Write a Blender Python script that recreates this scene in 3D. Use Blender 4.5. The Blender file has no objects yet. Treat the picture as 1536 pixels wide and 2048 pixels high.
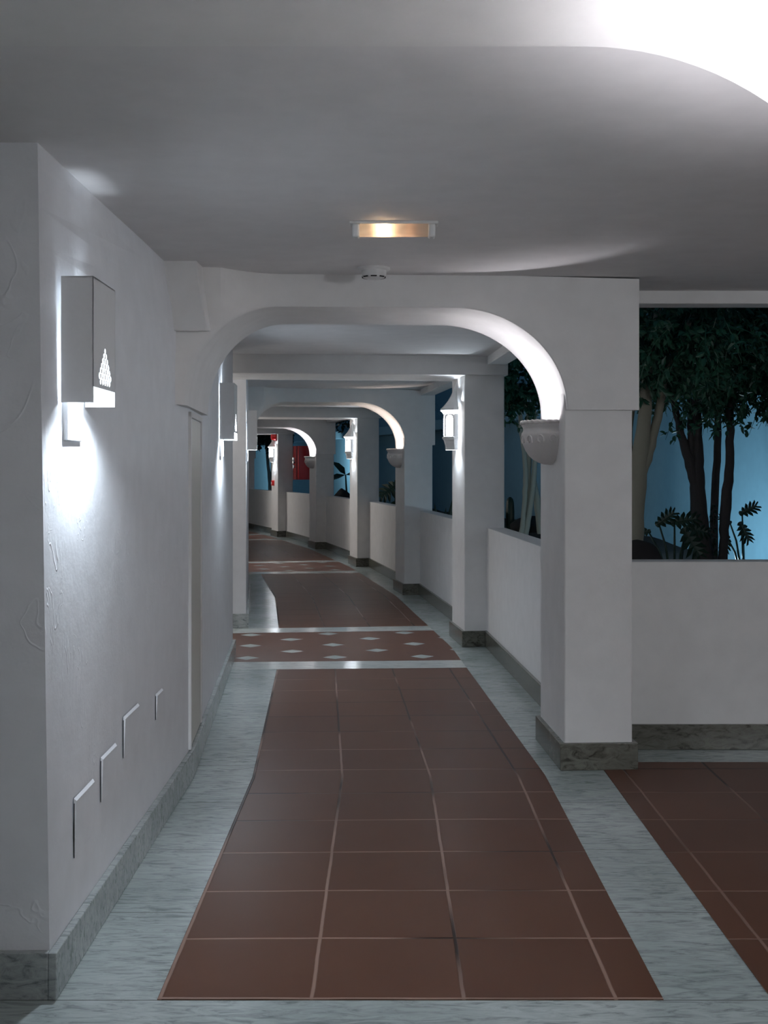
import bpy, bmesh, math, random
from mathutils import Vector, Matrix
random.seed(7)
sc = bpy.context.scene
C = sc.collection
R = math.radians

# ------------------------------------------------------------------ camera, sky, exposure
cam_d = bpy.data.cameras.new('camera'); cam = bpy.data.objects.new('camera', cam_d); C.objects.link(cam)
cam_d.sensor_fit = 'VERTICAL'; cam_d.sensor_height = 17.3; cam_d.lens = 20.0
cam_d.clip_start = 0.02; cam_d.clip_end = 200
cam.location = (0, -0.046, 1.40)
cam.rotation_euler = (R(90), 0, 0); cam_d.shift_y = -84 / 2048      # level camera, lens shifted down
sc.camera = cam
sc.view_settings.view_transform = 'Standard'; sc.view_settings.look = 'None'
sc.view_settings.gamma = 1; sc.view_settings.use_curve_mapping = False
sc.view_settings.exposure = 1.1
w = bpy.data.worlds.new('dusk'); sc.world = w; w.use_nodes = True
w.node_tree.nodes['Background'].inputs[0].default_value = (0.10, 0.22, 0.36, 1)
w.node_tree.nodes['Background'].inputs[1].default_value = 0.10

def lamp(name, kind, loc, power, color, size=0.03, aim=None, spot=120, blend=0.6):
    d = bpy.data.lights.new(name, kind); d.energy = power; d.color = color
    d.shadow_soft_size = size
    if kind == 'SPOT':
        d.spot_size = R(spot); d.spot_blend = blend
    o = bpy.data.objects.new(name, d); C.objects.link(o); o.location = loc
    if aim is not None:
        o.rotation_euler = (Vector(aim) - Vector(loc)).to_track_quat('-Z', 'Y').to_euler()
    return o

COOL = (0.80, 0.90, 1.0); WHITE = (0.97, 0.95, 1.0); WARM = (1.0, 0.86, 0.76); BLUE = (0.62, 0.86, 1.0)
# unseen fill lights added behind and beside the photographer, and blue garden floodlights aimed at the patio wall
lamp('lobby_fill', 'POINT', (-1.0, -3.6, 2.1), 4, (1.0, 0.97, 0.96), 0.25)
lamp('lobby_fill', 'POINT', (3.6, 0.6, 1.85), 46, (.91, 0.955, 1.0), 0.25)
lamp('garden_flood', 'POINT', (3.05, 10.9, 0.45), 17, BLUE, 0.05)
lamp('garden_flood', 'SPOT', (2.15, 11.9, 0.5), 30, BLUE, 0.05, (3.7, 13.0, 1.0), 112, .4)
lamp('garden_flood', 'SPOT', (2.3, 16.5, 2.1), 26, (0.55, 0.8, 1.0), 0.05, (2.35, 20.3, 2.75), 75)
lamp('garden_flood', 'SPOT', (-1.5, 30.3, 1.5), 32, (0.75, 0.93, 1.0), 0.05, (-1.75, 33.2, 1.5), 140)
lamp('garden_flood', 'SPOT', (-3.05, 35.3, 1.5), 260, (0.75, 0.93, 1.0), 0.05, (-3.9, 38.2, 1.4), 140)
lamp('garden_flood', 'SPOT', (1.35, 12.6, 0.5), 5, (0.85, 0.95, 0.85), 0.05, (1.80, 15.2, 1.3), 50)

# ------------------------------------------------------------------ materials
def mat(name):
    m = bpy.data.materials.new(name); m.use_nodes = True
    nt = m.node_tree; b = nt.nodes['Principled BSDF']
    return m, nt, b
def node(nt, t, **kw):
    n = nt.nodes.new(t)
    for k, v in kw.items(): setattr(n, k, v)
    return n
def simple(name, col, rough=0.5, metal=0.0, emit=None, es=0.0, bump=0.0, bscale=60, coat=0.0):
    m, nt, b = mat(name)
    b.inputs['Base Color'].default_value = (*col, 1); b.inputs['Roughness'].default_value = rough
    b.inputs['Metallic'].default_value = metal
    if coat: b.inputs['Coat Weight'].default_value = coat
    if emit:
        b.inputs['Emission Color'].default_value = (*emit, 1); b.inputs['Emission Strength'].default_value = es
    tc = node(nt, 'ShaderNodeTexCoord'); no = node(nt, 'ShaderNodeTexNoise')
    no.inputs['Scale'].default_value = bscale; no.inputs['Detail'].default_value = 4
    nt.links.new(tc.outputs['Object'], no.inputs['Vector'])
    mix = node(nt, 'ShaderNodeMix', data_type='RGBA', blend_type='MULTIPLY')
    mix.inputs[0].default_value = 0.25
    mix.inputs[6].default_value = (*col, 1)
    nt.links.new(no.outputs['Color'], mix.inputs[7]); 
    rp = node(nt, 'ShaderNodeValToRGB'); rp.color_ramp.elements[0].color = (0.75, 0.75, 0.75, 1); rp.color_ramp.elements[1].color = (1, 1, 1, 1)
    nt.links.new(no.outputs['Fac'], rp.inputs[0]); nt.links.new(rp.outputs[0], mix.inputs[7])
    nt.links.new(mix.outputs[2], b.inputs['Base Color'])
    if bump:
        bp = node(nt, 'ShaderNodeBump'); bp.inputs['Strength'].default_value = bump; bp.inputs['Distance'].default_value = 0.004
        nt.links.new(no.outputs['Fac'], bp.inputs['Height']); nt.links.new(bp.outputs[0], b.inputs['Normal'])
    return m

def plaster(name, col, rough, strength, trowel=0.0):
    m, nt, b = mat(name)
    b.inputs['Roughness'].default_value = rough
    tc = node(nt, 'ShaderNodeTexCoord')
    n1 = node(nt, 'ShaderNodeTexNoise'); n1.inputs['Scale'].default_value = 9; n1.inputs['Detail'].default_value = 6
    n2 = node(nt, 'ShaderNodeTexNoise'); n2.inputs['Scale'].default_value = 55; n2.inputs['Detail'].default_value = 5
    for n in (n1, n2): nt.links.new(tc.outputs['Object'], n.inputs['Vector'])
    ma = node(nt, 'ShaderNodeMath', operation='MULTIPLY_ADD'); ma.inputs[1].default_value = 0.35
    nt.links.new(n2.outputs['Fac'], ma.inputs[0]); nt.links.new(n1.outputs['Fac'], ma.inputs[2])
    h = ma.outputs[0]
    if trowel:                                   # trowel ridges of hand-thrown plaster
        mp = node(nt, 'ShaderNodeMapping'); mp.inputs['Scale'].default_value = (1, 3.2, 1.1); mp.inputs['Rotation'].default_value = (0.5, 0, 0)
        n3 = node(nt, 'ShaderNodeTexNoise'); n3.inputs['Scale'].default_value = 3.2; n3.inputs['Detail'].default_value = 3; n3.inputs['Distortion'].default_value = 0.8
        nt.links.new(tc.outputs['Object'], mp.inputs[0]); nt.links.new(mp.outputs[0], n3.inputs['Vector'])
        s1 = node(nt, 'ShaderNodeMath', operation='SUBTRACT'); s1.inputs[1].default_value = 0.5
        a1 = node(nt, 'ShaderNodeMath', operation='ABSOLUTE')
        nt.links.new(n3.outputs['Fac'], s1.inputs[0]); nt.links.new(s1.outputs[0], a1.inputs[0])
        r1 = node(nt, 'ShaderNodeValToRGB'); r1.color_ramp.elements[0].color = (1, 1, 1, 1); r1.color_ramp.elements[1].color = (0, 0, 0, 1); r1.color_ramp.elements[1].position = 0.012
        nt.links.new(a1.outputs[0], r1.inputs[0])
        msk = node(nt, 'ShaderNodeTexNoise'); msk.inputs['Scale'].default_value = 2.3
        nt.links.new(tc.outputs['Object'], msk.inputs['Vector'])
        r2 = node(nt, 'ShaderNodeValToRGB'); r2.color_ramp.elements[0].position = 0.52; r2.color_ramp.elements[1].position = 0.62
        nt.links.new(msk.outputs['Fac'], r2.inputs[0])
        mu = node(nt, 'ShaderNodeMath', operation='MULTIPLY'); nt.links.new(r1.outputs[0], mu.inputs[0]); nt.links.new(r2.outputs[0], mu.inputs[1])
        ad = node(nt, 'ShaderNodeMath', operation='MULTIPLY_ADD'); ad.inputs[1].default_value = trowel
        nt.links.new(mu.outputs[0], ad.inputs[0]); nt.links.new(h, ad.inputs[2]); h = ad.outputs[0]
    bp = node(nt, 'ShaderNodeBump'); bp.inputs['Strength'].default_value = strength; bp.inputs['Distance'].default_value = 0.006
    nt.links.new(h, bp.inputs['Height']); nt.links.new(bp.outputs[0], b.inputs['Normal'])
    rp = node(nt, 'ShaderNodeValToRGB')
    rp.color_ramp.elements[0].position = 0.3; rp.color_ramp.elements[1].position = 0.75
    rp.color_ramp.elements[0].color = (col[0] * .93, col[1] * .93, col[2] * .93, 1); rp.color_ramp.elements[1].color = (*col, 1)
    nt.links.new(n1.outputs['Fac'], rp.inputs[0]); nt.links.new(rp.outputs[0], b.inputs['Base Color'])
    return m

def marble(name, c1, c2, rough, scale=1.0, joint=0.0, bump=0.0):
    m, nt, b = mat(name)
    b.inputs['Roughness'].default_value = rough
    tc = node(nt, 'ShaderNodeTexCoord')
    mp = node(nt, 'ShaderNodeMapping'); mp.inputs['Rotation'].default_value = (0.3, 0.2, 0.45); mp.inputs['Scale'].default_value = (scale * 1.0, scale * 4.2, scale * 2.4)
    nt.links.new(tc.outputs['Object'], mp.inputs[0])
    n1 = node(nt, 'ShaderNodeTexNoise'); n1.inputs['Scale'].default_value = 5; n1.inputs['Detail'].default_value = 9; n1.inputs['Roughness'].default_value = 0.68; n1.inputs['Distortion'].default_value = 1.2
    nt.links.new(mp.outputs[0], n1.inputs['Vector'])
    rp = node(nt, 'ShaderNodeValToRGB')
    e = rp.color_ramp.elements
    e[0].position = 0.36; e[0].color = (*c2, 1); e[1].position = 0.60; e[1].color = (*c1, 1)
    e.new(0.47).color = (*[0.35 * p + 0.65 * q for p, q in zip(c2, c1)], 1)
    nt.links.new(n1.outputs['Fac'], rp.inputs[0])
    n2 = node(nt, 'ShaderNodeTexNoise'); n2.inputs['Scale'].default_value = 1.1 * scale; n2.inputs['Detail'].default_value = 2
    nt.links.new(tc.outputs['Object'], n2.inputs['Vector'])
    r2 = node(nt, 'ShaderNodeValToRGB'); r2.color_ramp.elements[0].position = .35; r2.color_ramp.elements[1].position = .65
    r2.color_ramp.elements[0].color = (.78, .80, .80, 1); r2.color_ramp.elements[1].color = (1, 1, 1, 1)
    nt.links.new(n2.outputs['Fac'], r2.inputs[0])
    mx = node(nt, 'ShaderNodeMix', data_type='RGBA', blend_type='MULTIPLY'); mx.inputs[0].default_value = 1
    nt.links.new(rp.outputs[0], mx.inputs[6]); nt.links.new(r2.outputs[0], mx.inputs[7])
    out = mx.outputs[2]
    if joint:
        uv = node(nt, 'ShaderNodeUVMap'); sep = node(nt, 'ShaderNodeSeparateXYZ'); nt.links.new(uv.outputs[0], sep.inputs[0])
        md = node(nt, 'ShaderNodeMath', operation='FLOORED_MODULO'); md.inputs[1].default_value = joint
        of = node(nt, 'ShaderNodeMath', operation='ADD'); of.inputs[1].default_value = 2.302; nt.links.new(sep.outputs[1], of.inputs[0]); nt.links.new(of.outputs[0], md.inputs[0])
        lt = node(nt, 'ShaderNodeMath', operation='LESS_THAN'); lt.inputs[1].default_value = 0.004; nt.links.new(md.outputs[0], lt.inputs[0])
        m2 = node(nt, 'ShaderNodeMix', data_type='RGBA'); nt.links.new(lt.outputs[0], m2.inputs[0]); nt.links.new(out, m2.inputs[6])
        m2.inputs[7].default_value = (.13, .14, .13, 1); out = m2.outputs[2]
    nt.links.new(out, b.inputs['Base Color'])
    return m

def mnode(nt, op, a, bval=None, c=None):
    n = node(nt, 'ShaderNodeMath', operation=op)
    for i, v in enumerate((a, bval, c)):
        if v is None: continue
        if isinstance(v, (int, float)): n.inputs[i].default_value = v
        else: nt.links.new(v, n.inputs[i])
    return n.outputs[0]

def tiles(name, c1, c2, grout, pitch, u0, v0, gw=0.010):
    m, nt, b = mat(name)
    uv = node(nt, 'ShaderNodeUVMap'); sep = node(nt, 'ShaderNodeSeparateXYZ'); nt.links.new(uv.outputs[0], sep.inputs[0])
    U = mnode(nt, 'SUBTRACT', sep.outputs[0], u0); V = mnode(nt, 'SUBTRACT', sep.outputs[1], v0)
    wob = node(nt, 'ShaderNodeTexNoise'); wob.inputs['Scale'].default_value = 6; nt.links.new(uv.outputs[0], wob.inputs['Vector'])
    wv = mnode(nt, 'MULTIPLY', mnode(nt, 'SUBTRACT', wob.outputs['Fac'], 0.5), 0.005)
    fu = mnode(nt, 'FLOORED_MODULO', mnode(nt, 'ADD', U, wv), pitch); fv = mnode(nt, 'FLOORED_MODULO', mnode(nt, 'ADD', V, wv), pitch)
    du = mnode(nt, 'MINIMUM', fu, mnode(nt, 'SUBTRACT', pitch, fu)); dv = mnode(nt, 'MINIMUM', fv, mnode(nt, 'SUBTRACT', pitch, fv))
    d = mnode(nt, 'MINIMUM', du, dv)
    g = node(nt, 'ShaderNodeMapRange'); g.inputs['From Min'].default_value = gw * .35; g.inputs['From Max'].default_value = gw * .65
    g.inputs['To Min'].default_value = 1; g.inputs['To Max'].default_value = 0; nt.links.new(d, g.inputs['Value'])
    iu = mnode(nt, 'FLOOR', mnode(nt, 'DIVIDE', U, pitch)); iv = mnode(nt, 'FLOOR', mnode(nt, 'DIVIDE', V, pitch))
    cb = node(nt, 'ShaderNodeCombineXYZ'); nt.links.new(iu, cb.inputs[0]); nt.links.new(iv, cb.inputs[1])
    wn = node(nt, 'ShaderNodeTexWhiteNoise'); nt.links.new(cb.outputs[0], wn.inputs['Vector'])
    n1 = node(nt, 'ShaderNodeTexNoise'); n1.inputs['Scale'].default_value = 2.6; n1.inputs['Detail'].default_value = 5; nt.links.new(uv.outputs[0], n1.inputs['Vector'])
    fac = mnode(nt, 'ADD', mnode(nt, 'MULTIPLY', wn.outputs['Value'], 0.45), mnode(nt, 'MULTIPLY', n1.outputs['Fac'], 0.6))
    mx = node(nt, 'ShaderNodeMix', data_type='RGBA'); nt.links.new(fac, mx.inputs[0]); mx.inputs[6].default_value = (*c1, 1); mx.inputs[7].default_value = (*c2, 1)
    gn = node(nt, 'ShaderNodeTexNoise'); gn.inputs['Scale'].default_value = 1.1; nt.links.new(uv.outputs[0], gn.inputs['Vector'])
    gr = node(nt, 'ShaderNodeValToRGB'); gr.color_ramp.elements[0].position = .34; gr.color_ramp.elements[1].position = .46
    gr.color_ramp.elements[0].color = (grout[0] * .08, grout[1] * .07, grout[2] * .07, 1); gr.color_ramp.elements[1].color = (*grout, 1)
    nt.links.new(mnode(nt, 'ADD', gn.outputs['Fac'], mnode(nt, 'MULTIPLY', mnode(nt, 'MAXIMUM', mnode(nt, 'MINIMUM', mnode(nt, 'SUBTRACT', .9, V), 1.5), -2.0), .07)), gr.inputs[0])  # near grout lighter, far grout darker: floor sheen put into its colour
    m2 = node(nt, 'ShaderNodeMix', data_type='RGBA'); nt.links.new(g.outputs[0], m2.inputs[0]); nt.links.new(mx.outputs[2], m2.inputs[6]); nt.links.new(gr.outputs[0], m2.inputs[7])
    nt.links.new(m2.outputs[2], b.inputs['Base Color'])
    bp = node(nt, 'ShaderNodeBump'); bp.invert = True; bp.inputs['Strength'].default_value = 0.5; bp.inputs['Distance'].default_value = 0.003
    nt.links.new(g.outputs[0], bp.inputs['Height']); nt.links.new(bp.outputs[0], b.inputs['Normal'])
    b.inputs['Roughness'].default_value = 0.42; b.inputs['Specular IOR Level'].default_value = 0.22
    return m

def mosaic(name, terra, terra2, white, grout):
    """terracotta floor laid on the diagonal with small white marble squares"""
    m, nt, b = mat(name)
    uv = node(nt, 'ShaderNodeUVMap'); sep = node(nt, 'ShaderNodeSeparateXYZ'); nt.links.new(uv.outputs[0], sep.inputs[0])
    k = math.sqrt(.5); P = 0.462; S = 0.128
    V = mnode(nt, 'SUBTRACT', mnode(nt, 'FLOORED_MODULO', sep.outputs[1], 7.8), 4.12); U = mnode(nt, 'ADD', sep.outputs[0], 0.27)
    a = mnode(nt, 'MULTIPLY', mnode(nt, 'ADD', U, V), k); c = mnode(nt, 'MULTIPLY', mnode(nt, 'SUBTRACT', V, U), k)
    a = mnode(nt, 'FLOORED_MODULO', mnode(nt, 'ADD', a, S / 2), P); c = mnode(nt, 'FLOORED_MODULO', mnode(nt, 'ADD', c, S / 2), P)
    ins = mnode(nt, 'MULTIPLY', mnode(nt, 'LESS_THAN', a, S), mnode(nt, 'LESS_THAN', c, S))
    def dl(x):
        d0 = mnode(nt, 'MINIMUM', x, mnode(nt, 'SUBTRACT', P, x)); d1 = mnode(nt, 'ABSOLUTE', mnode(nt, 'SUBTRACT', x, S))
        return mnode(nt, 'MINIMUM', d0, d1)
    g = mnode(nt, 'LESS_THAN', mnode(nt, 'MINIMUM', dl(a), dl(c)), 0.004)
    n1 = node(nt, 'ShaderNodeTexNoise'); n1.inputs['Scale'].default_value = 3; n1.inputs['Detail'].default_value = 4; nt.links.new(uv.outputs[0], n1.inputs['Vector'])
    m0 = node(nt, 'ShaderNodeMix', data_type='RGBA'); nt.links.new(n1.outputs['Fac'], m0.inputs[0]); m0.inputs[6].default_value = (*terra, 1); m0.inputs[7].default_value = (*terra2, 1)
    m1 = node(nt, 'ShaderNodeMix', data_type='RGBA'); nt.links.new(g, m1.inputs[0]); nt.links.new(m0.outputs[2], m1.inputs[6]); m1.inputs[7].default_value = (*grout, 1)
    m2 = node(nt, 'ShaderNodeMix', data_type='RGBA'); nt.links.new(ins, m2.inputs[0]); nt.links.new(m1.outputs[2], m2.inputs[6]); m2.inputs[7].default_value = (*white, 1)
    nt.links.new(m2.outputs[2], b.inputs['Base Color'])
    rr = node(nt, 'ShaderNodeMapRange'); rr.inputs['To Min'].default_value = .42; rr.inputs['To Max'].default_value = .15; nt.links.new(ins, rr.inputs['Value']); nt.links.new(rr.outputs[0], b.inputs['Roughness'])
    b.inputs['Specular IOR Level'].default_value = 0.35
    return m

M = {}
M['plaster'] = plaster('white_plaster', (.80, .795, .79), .62, .22)
M['trowel'] = plaster('trowelled_plaster', (.83, .85, .885), .5, .35, .8)
M['ceiling'] = plaster('ceiling_paint', (.77, .76, .765), .8, .05)
M['garden_wall'] = plaster('blue_garden_wall', (.17, .35, .46), .8, .2)  # one even blue base colour for wall and ledge
M['marble'] = marble('grey_white_marble', (.50, .56, .555), (.26, .30, .295), .20, 1.7, 0.62)
M['strip'] = marble('white_marble_strip', (.74, .78, .76), (.5, .54, .53), .14, 1.0)
M['skirt'] = marble('green_grey_marble', (.175, .172, .145), (.05, .046, .036), .22, 2.4)
M['skirt_left'] = marble('white_grey_marble', (.50, .53, .53), (.20, .225, .225), .22, 2.4)
TE1, TE2 = (.105, .046, .032), (.155, .073, .050)
TE1, TE2 = (.092, .036, .020), (.130, .055, .032)
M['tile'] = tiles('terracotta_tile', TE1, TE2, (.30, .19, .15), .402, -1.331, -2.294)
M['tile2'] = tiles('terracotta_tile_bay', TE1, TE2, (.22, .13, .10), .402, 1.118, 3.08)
M['mosaic'] = mosaic('terracotta_mosaic', (.115, .048, .031), (.15, .066, .045), (.58, .64, .62), (.11, .055, .04))
M['fitting'] = simple('painted_lamp_metal', (.70, .71, .72), .45, bump=.05)
M['bowl'] = simple('cast_plaster', (.80, .775, .765), .75, bump=.22, bscale=140)
M['white_plastic'] = simple('white_plastic', (.72, .72, .72), .4)
M['panel'] = simple('cream_panel_paint', (.66, .65, .60), .4, bump=.03)
M['opal'] = simple('lit_opal_glass', (.9, .9, .9), .3, emit=(.96, .97, 1), es=3.0)
M['bulb'] = simple('lit_bulb', (.9, .9, .9), .3, emit=(1, .72, .45), es=40.0)
M['tube'] = simple('lit_tube', (.9, .9, .9), .3, emit=(.95, .98, 1), es=2.0)
M['dark'] = simple('dark_slot', (.02, .02, .02), .6)
M['red'] = simple('red_enamel', (.85, .02, .022), .28, coat=.4)
M['red_dim'] = simple('red_side_enamel', (.40, .03, .03), .3)
M['chrome'] = simple('brushed_steel', (.6, .6, .6), .3, 1.0)
M['bark'] = simple('brown_bark', (.30, .28, .22), .9, bump=.8, bscale=30)
M['bark_dark'] = simple('dark_bark', (.05, .042, .042), .9, bump=.8, bscale=30)
M['bark_pale'] = simple('pale_bark', (.42, .43, .38), .85, bump=.6, bscale=25)
M['rock'] = simple('dark_lava_rock', (.022, .018, .018), .9, bump=1.0, bscale=12)
M['soil'] = simple('dark_soil', (.03, .026, .024), .95, bump=1.0, bscale=25)
def leafmat(name, c):
    m, nt, b = mat(name)
    oi = node(nt, 'ShaderNodeTexCoord'); wn = node(nt, 'ShaderNodeTexNoise'); wn.inputs['Scale'].default_value = 5
    nt.links.new(oi.outputs['Object'], wn.inputs['Vector'])
    mx = node(nt, 'ShaderNodeMix', data_type='RGBA'); nt.links.new(wn.outputs['Fac'], mx.inputs[0])
    mx.inputs[6].default_value = (*[v * .55 for v in c], 1); mx.inputs[7].default_value = (*[v * 1.35 for v in c], 1)
    nt.links.new(mx.outputs[2], b.inputs['Base Color']); b.inputs['Roughness'].default_value = .45
    return m
M['leaf'] = leafmat('green_leaf', (.021, .098, .054)); M['leaf_dark'] = leafmat('dark_leaf', (.018, .045, .028))

diff, dnt, db = mat('frosted_diffuser')
dnt.nodes.remove(db)
_o = dnt.nodes['Material Output']; _t = node(dnt, 'ShaderNodeBsdfTranslucent'); _t.inputs[0].default_value = (.9, .78, .66, 1)
_g = node(dnt, 'ShaderNodeBsdfTransparent'); _x = node(dnt, 'ShaderNodeMixShader'); _x.inputs[0].default_value = .35
dnt.links.new(_t.outputs[0], _x.inputs[1]); dnt.links.new(_g.outputs[0], _x.inputs[2]); dnt.links.new(_x.outputs[0], _o.inputs[0])
M['diffuser'] = diff

# ------------------------------------------------------------------ mesh helpers
class MB:
    def __init__(s): s.v = []; s.f = []; s.uv = {}
    def add(s, vs, fs, uvs=None):
        o = len(s.v); s.v += [tuple(p) for p in vs]
        for i, f in enumerate(fs):
            s.f.append(tuple(o + j for j in f))
            if uvs: s.uv[len(s.f) - 1] = [uvs[j] for j in f]
    def box(s, x0, x1, y0, y1, z0, z1):
        s.hexa([(x0, y0), (x1, y0), (x1, y1), (x0, y1)], z0, z1)
    def hexa(s, q, z0, z1, uv=None):
        vs = [(p[0], p[1], z0) for p in q] + [(p[0], p[1], z1) for p in q]; n = len(q)
        fs = [tuple(range(n - 1, -1, -1)), tuple(range(n, 2 * n))] + [(i, (i + 1) % n, n + (i + 1) % n, n + i) for i in range(n)]
        s.add(vs, fs, (list(uv) + list(uv)) if uv else None)
    def tube(s, pts, rad, n=8, caps=True):
        pts = [Vector(p) for p in pts]; o = len(s.v); m = len(pts); fs = []
        for i, p in enumerate(pts):
            d = (pts[min(i + 1, m - 1)] - pts[max(i - 1, 0)]).normalized()
            a = d.orthogonal().normalized() if i == 0 else (pa - d * pa.dot(d)).normalized()
            pa = a; b_ = d.cross(a); r = rad[i] if isinstance(rad, (list, tuple)) else rad
            for k in range(n):
                t = 2 * math.pi * k / n; s.v.append(tuple(p + (a * math.cos(t) + b_ * math.sin(t)) * r))
        for i in range(m - 1):
            for k in range(n):
                fs.append((o + i * n + k, o + i * n + (k + 1) % n, o + (i + 1) * n + (k + 1) % n, o + (i + 1) * n + k))
        if caps: fs += [tuple(o + k for k in range(n - 1, -1, -1)), tuple(o + (m - 1) * n + k for k in range(n))]
        s.f += fs
    def rings(s, rows, closed=True, cap0=True, cap1=True):
        o = len(s.v); n = len(rows[0])
        for r in rows: s.v += [tuple(p) for p in r]
        for i in range(len(rows) - 1):
            for k in range(n if closed else n - 1):
                s.f.append((o + i * n + k, o + i * n + (k + 1) % n, o + (i + 1) * n + (k + 1) % n, o + (i + 1) * n + k))
        if cap0: s.f.append(tuple(o + k for k in range(n - 1, -1, -1)))
        if cap1: s.f.append(tuple(o + (len(rows) - 1) * n + k for k in range(n)))
    def build(s, name, m, parent=None, smooth=False, bevel=0.0, fix=True, angle=None):
        me = bpy.data.meshes.new(name); me.from_pydata(s.v, [], s.f)
        if s.uv:
            l = me.uv_layers.new(name='UVMap')
            for p in me.polygons:
                u = s.uv.get(p.index)
                for j, li in enumerate(p.loop_indices): l.data[li].uv = u[j] if u else (0, 0)
        if fix:
            bm = bmesh.new(); bm.from_mesh(me); bmesh.ops.recalc_face_normals(bm, faces=bm.faces); bm.to_mesh(me); bm.free()
        me.materials.append(m)
        if smooth:
            for p in me.polygons: p.use_smooth = True
            if angle: me.set_sharp_from_angle(angle=R(angle))
        o = bpy.data.objects.new(name, me); C.objects.link(o)
        if parent: o.parent = parent
        if bevel:
            md = o.modifiers.new('bevel', 'BEVEL'); md.width = bevel; md.segments = 3; md.limit_method = 'ANGLE'; md.angle_limit = R(40)
            for p in me.polygons: p.use_smooth = True
            me.set_sharp_from_angle(angle=R(50))
        return o
def tag(o, label, cat, group=None, kind=None):
    o['label'] = label; o['category'] = cat
    if group: o['group'] = group
    if kind: o['kind'] = kind
    return o
def struct(o, label=None, cat=None):
    o['kind'] = 'structure'
    if label: o['label'] = label
    if cat: o['category'] = cat
    return o
def thing(name, label, cat, loc=(0, 0, 0), rz=0.0, group=None):
    o = bpy.data.objects.new(name, None); C.objects.link(o); o.empty_display_size = .1
    o.location = loc; o.rotation_euler = (0, 0, rz); return tag(o, label, cat, group)
def dup(root, loc, rz, label):
    r = root.copy(); C.objects.link(r); r.location = loc; r.rotation_euler = (0, 0, rz); r['label'] = label
    for ch in root.children:
        c = ch.copy(); C.objects.link(c); c.parent = r
        for g in ch.children:
            d = g.copy(); C.objects.link(d); d.parent = c
    return r

# ------------------------------------------------------------------ the bent corridor: u runs along it, t across it
L = 3.9; NSEG = 11
K = [(0.738, 5.38 - 12.0)]; HEAD = [0.0]                 # K[0]..K[1] is the straight lobby stretch
K.append((0.738, 5.38))
for k in range(1, NSEG):
    h = R(3.0 * k); HEAD.append(h); K.append((K[-1][0] - L * math.sin(h), K[-1][1] + L * math.cos(h)))
def P(u, t):
    k = 0 if u < -1e-6 else min(int((u + 1e-6) // L) + 1, NSEG - 1)
    uk = -12.0 if k == 0 else (k - 1) * L
    h = HEAD[k]; s = u - uk; n = h
    x, y = K[k][0] - s * math.sin(h), K[k][1] + s * math.cos(h)
    m = 1.0
    if k > 0 and abs(s) < 1e-5:                          # mitre at a bend
        d = (HEAD[k] - HEAD[k - 1]) / 2; n = h - d; m = 1 / math.cos(d)
    return Vector((x + t * m * math.cos(n), y + t * m * math.sin(n)))
def H(u): return HEAD[0 if u < -1e-6 else min(int((u + 1e-6) // L) + 1, NSEG - 1)]
def F(k, s, t):                                          # rigid frame at pier line k (mean heading of its two stretches)
    h = HEAD[k]; x, y = K[k]
    return Vector((x - s * math.sin(h) + t * math.cos(h), y + s * math.cos(h) + t * math.sin(h)))
def cuts(u0, u1): return [u0] + [(k - 1) * L for k in range(1, NSEG) if u0 + 1e-4 < (k - 1) * L < u1 - 1e-4] + [u1]
def strip(mb, u0, u1, t0, t1, z0, z1):
    c = cuts(u0, u1)
    for a, b_ in zip(c, c[1:]):
        e = 1e-5 if b_ != c[-1] else 0
        q = [P(a, t0), P(a, t1), P(b_, t1), P(b_, t0)]
        mb.hexa(q, z0, z1, [(t0, a), (t1, a), (t1, b_), (t0, b_)])
UE = 8.6 * L                                             # far end of the build
ZC = 2.30; ZS = 0.94; ZL = 2.235
TWE = -1.69                                             # the left wall drifts out to this by the first recess
TW, TB = -1.625, -1.602                                  # left wall face, skirting face
TP0, TP1 = 0.109, 0.432                                   # pier faces
TI, TO = 0.29, 0.44                                      # parapet faces

# ------------------------------------------------------------------ floor
mb = MB(); mb.hexa([(-4.2, -4.2), (4.4, -4.2), (4.4, 5.98), (-4.2, 5.98)], -.12, 0, [(-4.2, -4.2 - 5.38), (4.4, -4.2 - 5.38), (4.4, .6), (-4.2, .6)])
strip(mb, 0.3, UE, -3.4, TO, -.12, -.0006)
struct(mb.build('floor', M['marble'], fix=False), 'grey white veined marble floor slabs bordering the terracotta tiles', 'floor')
def inlay(name, m, lab, spans, t0, t1):
    mb = MB()
    for a, b_ in spans: strip(mb, a, b_, t0, t1, 0, .0025)
    return struct(mb.build(name, m, fix=False), lab, 'floor')
TL = -1.337
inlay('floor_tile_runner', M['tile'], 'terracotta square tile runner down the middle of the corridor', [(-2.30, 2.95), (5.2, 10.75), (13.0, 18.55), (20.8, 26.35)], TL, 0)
inlay('floor_mosaic_band', M['mosaic'], 'terracotta bands with white marble diamonds crossing the corridor', [(3.28, 4.9), (11.08, 12.7), (18.88, 20.5), (26.7, 28.3)], -2.3, 0)
inlay('floor_marble_strip', M['strip'], 'white marble strips edging the diamond bands', [(2.952, 3.278), (4.902, 5.198), (10.752, 11.078), (12.702, 12.998), (18.552, 18.878), (20.502, 20.798)], -2.3, 0)
mb = MB(); mb.hexa([(1.025, -3), (4.2, -3), (4.2, 5.62), (1.025, 5.62)], 0, .0025, [(1.025, -3), (4.2, -3), (4.2, 5.62), (1.025, 5.62)])
struct(mb.build('floor_tile_bay', M['tile2'], fix=False), 'terracotta tile floor of the side bay right of the near pier', 'floor')

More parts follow.
